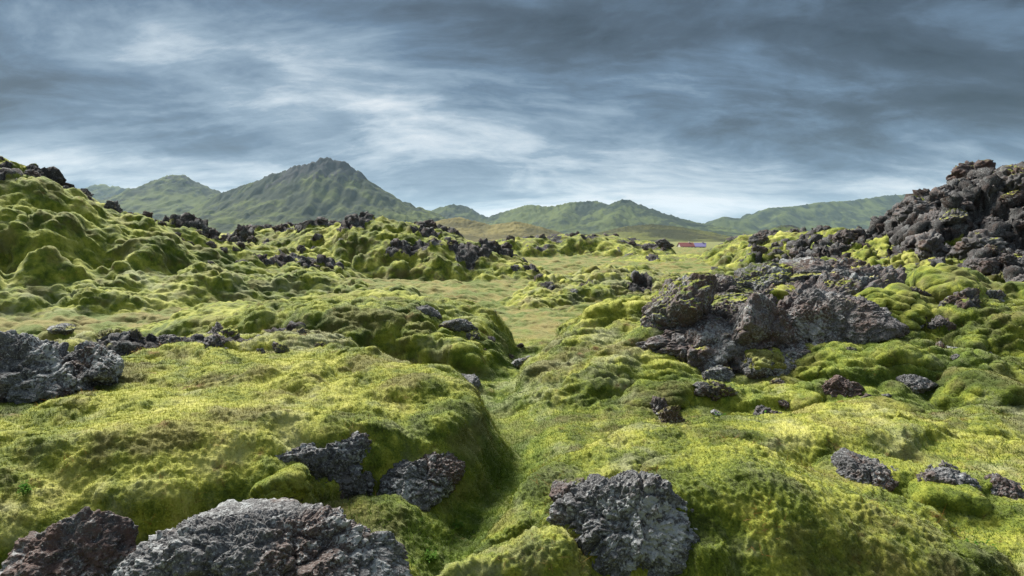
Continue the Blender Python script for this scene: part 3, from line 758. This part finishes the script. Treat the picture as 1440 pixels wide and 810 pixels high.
scatter(110, 1290, 1560, 17, 31, .35, 1.7, 'rough dark lava rock heaped on the steep right hill', 'lava rocks heaped on the right hill', .2, seed=5, sink=.05)
scatter(45, 1005, 1330, 24, 56, .35, 1.3, 'dark lava rock on the low ridge left of the right hill', 'lava rocks on the low right ridge', .25, seed=6)
scatter(110, -120, 340, 20, 28, .16, .6, 'black lava rock on the crest and flank of the left mossy hill', 'lava rocks on the left hill', .2, seed=7, anyrock=.6, sink=.08, pred=lambda px, d: -2.2 < d - (24.5 + .009 * max(px, 0)) < 1.2)
scatter(42, 320, 720, 33, 50, .3, 1.1, 'dark lava rock on the middle distance mossy mound', 'lava rocks on the middle mound', .25, seed=8)
scatter(25, 690, 1000, 60, 78, .5, 1.5, 'dark lava rock on the far low moss ridge', 'lava rocks on the far low ridge', .2, seed=9)

# small stones, half sunk in the moss
for n_, x0, x1, d0, d1, s0, s1, lab, grp, mo, sd in (
    (26, 150, 500, 8.3, 10.6, .14, .42, 'small mossy grey stone in the rubble behind the left bank', 'small stones behind the left bank', .42, 21),
    (22, 900, 1440, 7.6, 9.2, .12, .40, 'small lichen grey stone half sunk in moss below the big outcrop', 'small stones below the outcrop', .36, 22),
    (14, 1270, 1460, 9.5, 14, .2, .6, 'dark stone between the moss pillows right of the outcrop', 'dark stones right of the outcrop', .36, 23),
    (10, 600, 760, 9.5, 14, .12, .34, 'small grey stone scattered at the head of the green gully', 'small stones at the head of the gully', .34, 24),
    (8, 1180, 1440, 4.9, 5.6, .06, .16, 'small stone among the rocks in the hollow of the right mound', 'small stones in the right hollow', .3, 26)):
    scatter(n_, x0, x1, d0, d1, s0, s1, lab, grp, mo, seed=sd, anyrock=1.1, sink=.22, name='stone', cat='stone', lich=.9)

# ------------------------------------------------------------------ small plants
def ground_at(px, d):
    X = (px - CX) / F * d
    return np.array((X, d, terrain(np.array([X]), np.array([d]))[0][0]))

def leafy(px, d, n, h, label, mat, name, group, seed, wide=.35, twig=False):
    g = np.random.default_rng(seed); V = []; Fq = []
    def quad(p0, dirv, side, L, Wd, bend):
        k = len(V); prev = None
        for i in range(5):
            t_ = i / 4; w = Wd * math.sin(math.pi * min(.97, .08 + .9 * t_)) * .5
            p = p0 + dirv * L * t_ - np.array((0, 0, bend * L * t_ * t_))
            V.append(p - side * w); V.append(p + side * w + np.array((0, 0, .15 * w)))
        for i in range(4): Fq.extend((k + 2 * i, k + 2 * i + 1, k + 2 * i + 3, k + 2 * i + 2))
    for i in range(n):
        a = g.uniform(0, 6.28); ln = g.uniform(.2, .9)
        st_ = np.array((math.cos(a) * ln, math.sin(a) * ln, 1.)); st_ /= np.linalg.norm(st_)
        root = np.array((g.normal() * h * .25, g.normal() * h * .25, -.02)); L = h * g.uniform(.6, 1.15)
        sd = np.cross(st_, (0.3, .2, .5)); sd /= np.linalg.norm(sd)
        quad(root, st_, sd, L, .004, .05)
        for j in range(3 if twig else 6):
            t_ = .3 + .7 * (j + g.random()) / 6; b = g.uniform(0, 6.28)
            ld = np.array((math.cos(b), math.sin(b), g.uniform(.1, .8))); ld /= np.linalg.norm(ld)
            ls = np.cross(ld, (0, 0, 1.)); ls /= np.linalg.norm(ls)
            quad(root + st_ * L * t_, ld, ls, h * wide * g.uniform(.6, 1.2), h * wide * (.12 if twig else .42), .3)
    m_ = mesh_from(name, np.array(V), np.array(Fq), 4); m_.materials.append(mat)
    o = link(bpy.data.objects.new(name, m_)); p = ground_at(px, d); o.location = p + np.array((0, 0, .01)); o.rotation_euler = (0, 0, seed)
    o['label'] = label; o['category'] = 'plant'; o['group'] = group

for i, (px, d, n, h, lab) in enumerate((
    (18, 4.6, 16, .09, 'small leafy green herb at the lower left edge beside the reddish boulder'),
    (600, 4.9, 14, .08, 'small leafy green herb in the hollow right of the big grey boulder'),
    (640, 5.6, 12, .08, 'leafy green herb in the grassy hollow below the left bank'),
    (1405, 4.0, 16, .08, 'leafy green herb in the lower right corner'),
    (1080, 7.3, 22, .16, 'bushy green herb behind the crest of the right mound'),
    (1020, 7.5, 20, .15, 'second bushy green herb left of the one behind the right mound crest'),
    (950, 3.6, 12, .07, 'low brown green herb at the foot of the black and white boulder'))):
    leafy(px, d, n, h, lab, M_leaf, 'leafy_plant', 'small leafy herbs', 20 + i)
for i, (px, d, n, h, lab) in enumerate((
    (192, 8.2, 14, .15, 'orange wispy dead plant above the left bank near the black rocks'),
    (365, 8.9, 12, .12, 'rust coloured wispy dead plant behind the left bank crest'),
    (430, 9.6, 12, .12, 'rust coloured wispy dead plant on the rubble right of centre of the left bank'),
    (860, 4.6, 12, .07, 'rust coloured wisp of dead plant beside the small reddish rock'))):
    leafy(px, d, n, h, lab, M_straw, 'dry_plant', 'rust coloured dead plants', 40 + i, .45, True)

# ------------------------------------------------------------------ mountains
def mountain(name, label, crest, slope, base=-14., spurs=(), rough=1., brown=0., n=(420, 220), concave=.8, seed=1, crag=.5, foot=1.):
    P = [at(*c) for c in crest]; pts = []
    def add(a, b, m):
        for t in np.linspace(0, 1, m, endpoint=False): pts.append(a + (b - a) * t)
    for a, b in zip(P[:-1], P[1:]): add(a, b, 14)
    pts.append(P[-1])
    for s_ in spurs:
        Q = [at(*c) for c in s_]
        for a, b in zip(Q[:-1], Q[1:]): add(a, b, 14)
    pts = np.array(pts); H = pts[:, 2].max() - base
    L = H / slope * 1.9
    X0, X1 = pts[:, 0].min() - L, pts[:, 0].max() + L; Y0, Y1 = pts[:, 1].min() - L * foot, pts[:, 1].max() + L * .6
    xs = np.linspace(X0, X1, n[0]); ys = np.linspace(Y0, Y1, n[1])
    X, Y = np.meshgrid(xs, ys, indexing='ij'); X = X.ravel(); Y = Y.ravel()
    wx = X + H * .05 * fbm2(X / (H * .7), Y / (H * .7), 3, seed); wy = Y + H * .07 * fbm2(X / (H * .7) + 31, Y / (H * .7), 3, seed + 5)
    best = np.full(X.size, -1e9); idx = np.zeros(X.size); dd = np.zeros(X.size)
    for i, c in enumerate(pts):
        hh = c[2] - base
        ds = np.hypot(wx - c[0], wy - c[1])
        r = ds * slope / H
        h = hh - H * (r * (1 - concave) + concave * (1 - np.exp(-r * 1.6)) * .9)
        g = h > best
        best = np.where(g, h, best); idx = np.where(g, i, idx); dd = np.where(g, ds, dd)
    q = np.clip(best / H, 0, 1)
    flank = sstep(.0, .12, dd / H) * sstep(-.05, .3, best / H)
    gul = np.abs(perlin2(X / (H * .16), Y / (H * .55), seed + 8)) + .5 * np.abs(perlin2(X / (H * .08), Y / (H * .3), seed + 9))
    rid = fbm2(X / (H * .35), Y / (H * .35), 5, seed + 12, .55)
    z = base + best + rough * H * (flank * (-.05 * (.45 - gul) + .028 * rid) + .030 * sstep(.45, 1., q) * fbm2(X / (H * .10), Y / (H * .10), 4, seed + 20, .6))
    cragv = crag * (sstep(.5, 1., q) * .85 + .25 * sstep(.1, .5, rid)) 
    nx, ny = n
    a, b = np.meshgrid(np.arange(nx - 1), np.arange(ny - 1), indexing='ij')
    fc = np.stack([a * ny + b, (a + 1) * ny + b, (a + 1) * ny + b + 1, a * ny + b + 1], -1).reshape(-1)
    m_ = mesh_from(name, np.stack([X, Y, z], -1), fc, 4); fattr(m_, 'crag', cragv); m_.materials.append(M_mtn)
    o = link(bpy.data.objects.new(name, m_)); o['kind'] = 'structure'; o['label'] = label; o['brown'] = brown
    return o

mountain('mountain', 'dark green pointed mountain with a rocky summit, tallest on the skyline',
         [(255, 300, 2700), (310, 272, 2650), (345, 258, 2600), (372, 247, 2550), (400, 239, 2550), (430, 229, 2500), (446, 223, 2500), (456, 220, 2500), (468, 222, 2500), (488, 228, 2500), (505, 240, 2500), (545, 272, 2500), (598, 307, 2500)],
         0.70, spurs=[[(456, 222, 2500), (440, 262, 2300), (425, 300, 2100)], [(372, 249, 2550), (350, 280, 2350), (330, 310, 2150)], [(520, 255, 2500), (530, 290, 2300)]], seed=3, n=(620, 320), crag=1.05)
mountain('mountain', 'flat-topped green mountain left of the tallest peak',
         [(150, 292, 3300), (190, 272, 3300), (222, 252, 3250), (240, 246, 3200), (262, 247, 3200), (285, 260, 3200), (330, 285, 3200)],
         .42, spurs=[[(240, 250, 3200), (215, 280, 2950)]], seed=11, crag=.55)
mountain('mountain', 'small pale far mountain peeping out at the left end of the skyline', [(100, 285, 4800), (125, 265, 4800), (143, 258, 4800), (165, 262, 4800), (200, 268, 4800), (260, 290, 4800)], .5, seed=17, crag=.3, n=(260, 140))
mountain('mountain', 'small rounded far peak right of the tallest mountain', [(590, 305, 3800), (615, 292, 3800), (635, 287, 3800), (655, 289, 3800), (680, 302, 3800)], .45, seed=23, crag=.4, n=(260, 140))
mountain('mountain', 'long blue green mountain in the centre with a pointed right summit',
         [(680, 312, 3700), (705, 298, 3700), (745, 287, 3650), (775, 290, 3600), (800, 284, 3600), (838, 282, 3600), (855, 288, 3500), (875, 281, 3450), (885, 280, 3450), (905, 290, 3450), (940, 309, 3450)],
         .40, spurs=[[(800, 286, 3600), (790, 305, 3200)], [(885, 282, 3450), (860, 305, 3100)]], seed=29, crag=.35)
mountain('mountain', 'long hazy blue mountain range at the right of the skyline',
         [(985, 318, 4300), (1005, 309, 4300), (1020, 303, 4300), (1035, 306, 4300), (1055, 308, 4400), (1080, 292, 4600), (1110, 290, 4700), (1150, 284, 4800), (1200, 281, 5000), (1240, 275, 5200), (1300, 271, 5400), (1400, 268, 5600)],
         .38, spurs=[[(1110, 291, 4700), (1090, 310, 4200)]], seed=37, crag=.45, n=(520, 240))
mountain('hill', 'brown dune-like hill before the small rounded peak', [(590, 322, 1250), (620, 309, 1200), (645, 305, 1200), (665, 310, 1180), (690, 316, 1150), (725, 311, 1150), (750, 316, 1150), (790, 327, 1150)], .33, base=-11, seed=41, brown=.75, crag=.2, rough=.8)
mountain('hill', 'low green hill beyond the plain at the centre right', [(850, 326, 1500), (880, 318, 1450), (915, 315, 1450), (950, 318, 1450), (1000, 326, 1450)], .22, base=-11, seed=43, brown=.2, crag=.15)
mountain('hill', 'small dark cone before the right range', [(1078, 326, 1500), (1098, 317, 1500), (1112, 316, 1500), (1135, 327, 1500)], .35, base=-11, seed=47, crag=.9, n=(200, 120))

# ------------------------------------------------------------------ far cottages
def box(bm, x0, x1, y0, y1, z0, z1):
    v = [bm.verts.new(p) for p in ((x0, y0, z0), (x1, y0, z0), (x1, y1, z0), (x0, y1, z0), (x0, y0, z1), (x1, y0, z1), (x1, y1, z1), (x0, y1, z1))]
    for q in ((0, 3, 2, 1), (4, 5, 6, 7), (0, 1, 5, 4), (1, 2, 6, 5), (2, 3, 7, 6), (3, 0, 4, 7)): bm.faces.new([v[i] for i in q])

def bobj(name, bm, mat, parent=None):
    m_ = bpy.data.meshes.new(name); bmesh.ops.recalc_face_normals(bm, faces=bm.faces); bm.to_mesh(m_); bm.free(); m_.materials.append(mat)
    return link(bpy.data.objects.new(name, m_), parent)

def cottage(px, d, w, h, rz, wall, roof, label):
    X = (px - CX) / F * d
    z = terrain(np.array([X]), np.array([d]))[0][0]
    e = link(bpy.data.objects.new('cottage', None)); e.location = (X, d, z - .3); e.rotation_euler = (0, 0, rz); e['label'] = label; e['category'] = 'cottage'; e['group'] = 'cottages on the far plain'
    dp = 5.0
    bm = bmesh.new(); box(bm, -w / 2, w / 2, -dp / 2, dp / 2, 0, h)
    for s_ in (-1, 1):
        a = [bm.verts.new(p) for p in ((s_ * w / 2, -dp / 2, h), (s_ * w / 2, dp / 2, h), (s_ * w / 2, 0, h + 1.9))]; bm.faces.new(a)
    bobj('wall', bm, wall, e)
    bm = bmesh.new()
    for s_ in (-1, 1):
        lo, hi = [], []
        for dz in (0.02, .17):
            q = [bm.verts.new(p) for p in ((-w / 2 - .3, s_ * (dp / 2 + .35), h - .26 + dz), (w / 2 + .3, s_ * (dp / 2 + .35), h - .26 + dz), (w / 2 + .3, 0, h + 1.9 + dz), (-w / 2 - .3, 0, h + 1.9 + dz))]
            bm.faces.new(q); (lo if dz < .1 else hi).extend(q)
        for i in range(4): bm.faces.new((lo[i], lo[(i + 1) % 4], hi[(i + 1) % 4], hi[i]))
    rf = bobj('roof', bm, roof, e)
    bm = bmesh.new(); box(bm, w * .2, w * .2 + .7, -.35, .35, h + 1.2, h + 2.6); bobj('chimney', bm, wall, rf)
    for k in (-.3, .08, .33):
        bm = bmesh.new(); box(bm, k * w - .45, k * w + .45, -dp / 2 - .04, -dp / 2 + .02, 1., 2.0); bobj('window', bm, M_glass, e)
    bm = bmesh.new(); box(bm, -.12 * w - .4, -.12 * w + .4, -dp / 2 - .05, -dp / 2 + .02, .1, 2.05); bobj('door', bm, roof, e)

M_glass = paint('window_glass', (.03, .035, .045), .1)
cottage(964, 380, 8.0, 2.4, .15, paint('pale_wall', (.5, .45, .45)), paint('red_roof', (.20, .05, .05)), 'low far cottage with a red roof, left of the pair on the plain')
cottage(984, 385, 6.0, 2.6, -.3, paint('violet_wall', (.30, .26, .36)), paint('blue_roof', (.10, .09, .24)), 'small far cottage with a blue violet roof, right of the pair')

# ------------------------------------------------------------------ sky and light
EXPO = 1.3
SUN_AZ = math.radians(-38); SUN_EL = math.radians(46)
W = bpy.data.worlds.new('World'); sc.world = W; W.use_nodes = True
t = NT(W); t.n.clear()
wo = t('ShaderNodeOutputWorld')
tc = t('ShaderNodeTexCoord').outputs['Generated']
sepd = t('ShaderNodeSeparateXYZ', {0: tc})
dx, dy, dz = sepd.outputs
el = t.math('ARCSINE', dz); az = t.math('ARCTAN2', dx, dy)
sky = t('ShaderNodeTexSky', sky_type='NISHITA', sun_disc=False, sun_elevation=SUN_EL, sun_rotation=SUN_AZ, altitude=100., air_density=1., dust_density=2.)
# cloud deck seen in perspective
den = t.math('ADD', t.math('MAXIMUM', dz, 0.), .30)
cx_ = t.math('DIVIDE', dx, den); cy_ = t.math('DIVIDE', dy, den)
pv = t('ShaderNodeCombineXYZ', {0: t.math('MULTIPLY', cx_, .75), 1: cy_, 2: 0.}).outputs[0]
wn = t('ShaderNodeTexNoise', {'Vector': pv, 'Scale': 1.6, 'Detail': 4, 'Roughness': .55}).outputs['Color']
wv = t('ShaderNodeVectorMath', {0: t('ShaderNodeVectorMath', {0: wn, 1: (.5, .5, .5)}, operation='SUBTRACT').outputs[0], 'Scale': .22}, operation='SCALE').outputs[0]
pv = t('ShaderNodeVectorMath', {0: pv, 1: wv}, operation='ADD').outputs[0]
pm = t('ShaderNodeMapping', {0: pv}); pm.inputs['Rotation'].default_value = (0, 0, math.radians(32)); pm.inputs['Scale'].default_value = (.8, 1.25, 1)
pr = pm.outputs[0]
nA = t.noise(pv, .95, 9, .6, .5); nB = t.noise(pr, 2.0, 9, .62, .5)
pe = t('ShaderNodeCombineXYZ', {0: t.math('MULTIPLY', az, 1.6), 1: t.math('MULTIPLY', el, 4.2), 2: 3.}).outputs[0]
nC = t.noise(pe, 1.3, 7, .6, .5); nD = t.noise(pr, 8., 8, .66, .6)
def blob(px, py, sx, sy):
    a = t.math('DIVIDE', t.math('SUBTRACT', az, math.atan((px - 720) / F)), sx / F)
    e = t.math('DIVIDE', t.math('SUBTRACT', el, (HOR - py) / F), sy / F)
    q = t.math('ADD', t.math('MULTIPLY', a, a), t.math('MULTIPLY', e, e))
    return t.math('EXPONENT', t.math('MULTIPLY', q, -1.))
v = t.math('ADD', t.math('MULTIPLY', t.math('SUBTRACT', nA, .5), .85), t.math('MULTIPLY', t.math('SUBTRACT', t.ss(nB, .34, .66), .5), .23))
v = t.math('ADD', v, t.math('MULTIPLY', t.math('SUBTRACT', nC, .5), .45))
v = t.math('ADD', v, t.math('ADD', .54, t.math('MULTIPLY', t.ss(el, .20, .0), .15)))
v = t.math('ADD', v, t.math('MULTIPLY', t.ss(el, .085, .01), .09))
v = t.math('ADD', v, t.math('MULTIPLY', t.math('SUBTRACT', nD, .5), .19))
for (px, py, sx, sy, k) in ((1280, 250, 330, 60, -.04), (1000, 295, 200, 25, .06), (850, 45, 300, 62, -.30), (1330, 40, 330, 90, -.14), (90, 30, 260, 50, -.14), (290, 110, 240, 65, .13), (640, 200, 300, 70, .05), (60, 190, 220, 40, -.06),
                            (1300, 190, 300, 60, -.06), (300, 248, 260, 16, .08), (880, 245, 260, 20, .08)):
    v = t.math('ADD', v, t.math('MULTIPLY', blob(px, py, sx, sy), k))
# cloud out of view, high overhead and behind, brightened to add fill light
v = t.math('ADD', v, t.math('MULTIPLY', t.ss(dz, .40, .75), .15))
v = t.math('ADD', v, t.math('MULTIPLY', t.ss(t.math('MULTIPLY', dy, -1.), -.2, .6), .06))
rp = t('ShaderNodeValToRGB', {0: v}); e = rp.color_ramp
S = 1.0
e.elements[0].position = .22; e.elements[0].color = (.024, .041, .064, 1)
e.elements[1].position = .86; e.elements[1].color = (.78, .82, .86, 1)
for p, c in ((.36, (.058, .089, .133)), (.50, (.125, .198, .295)), (.62, (.265, .362, .465)), (.73, (.50, .59, .67))):
    k = e.elements.new(p); k.color = (*c, 1)
cl = t('ShaderNodeVectorMath', {0: rp.outputs[0], 'Scale': 10 / 2 ** EXPO}, operation='SCALE').outputs[0]
skc = t.mix(.985, sky.outputs[0], (0, 0, 0)); t.l.new(cl, skc.node.inputs[7])
bg = t('ShaderNodeBackground', {'Color': skc, 'Strength': .1})
t.l.new(bg.outputs[0], wo.inputs[0])
W.cycles.sampling_method = 'MANUAL'; W.cycles.sample_map_resolution = 512

sd = bpy.data.lights.new('sun', 'SUN'); so = bpy.data.objects.new('sun', sd); col.objects.link(so)
sd.energy = 5.0; sd.angle = math.radians(22); sd.color = (1, .95, .86)
dirv = Vector((math.sin(SUN_AZ) * math.cos(SUN_EL), math.cos(SUN_AZ) * math.cos(SUN_EL), math.sin(SUN_EL)))
so.rotation_euler = (-dirv).to_track_quat('-Z', 'Y').to_euler()

# ------------------------------------------------------------------ haze
m, t, out = new_mat('haze')
pvn = t('ShaderNodeVolumePrincipled', {'Color': (.55, .78, 1., 1), 'Density': .000032, 'Anisotropy': .2})
t.l.new(pvn.outputs[0], out.inputs['Volume'])
bm = bmesh.new(); box(bm, -9500, 9500, -9500, 9500, -60, 400)
hz = bobj('haze', bm, m); hz['kind'] = 'stuff'; hz['label'] = 'thin bluish air veiling the far mountains'
hz.display_type = 'WIRE'

sc.view_settings.view_transform = 'Standard'; sc.view_settings.look = 'None'; sc.view_settings.exposure = EXPO; sc.view_settings.gamma = 1
sc.view_settings.use_curve_mapping = False
sc.render.engine = 'CYCLES'
sc.cycles.max_bounces = 5; sc.cycles.diffuse_bounces = 3; sc.cycles.volume_bounces = 1; sc.cycles.transmission_bounces = 3
sc.cycles.use_denoising = True; sc.cycles.denoiser = 'OPENIMAGEDENOISE'; sc.cycles.denoising_input_passes = 'RGB_ALBEDO_NORMAL'; sc.cycles.denoising_prefilter = 'NONE'
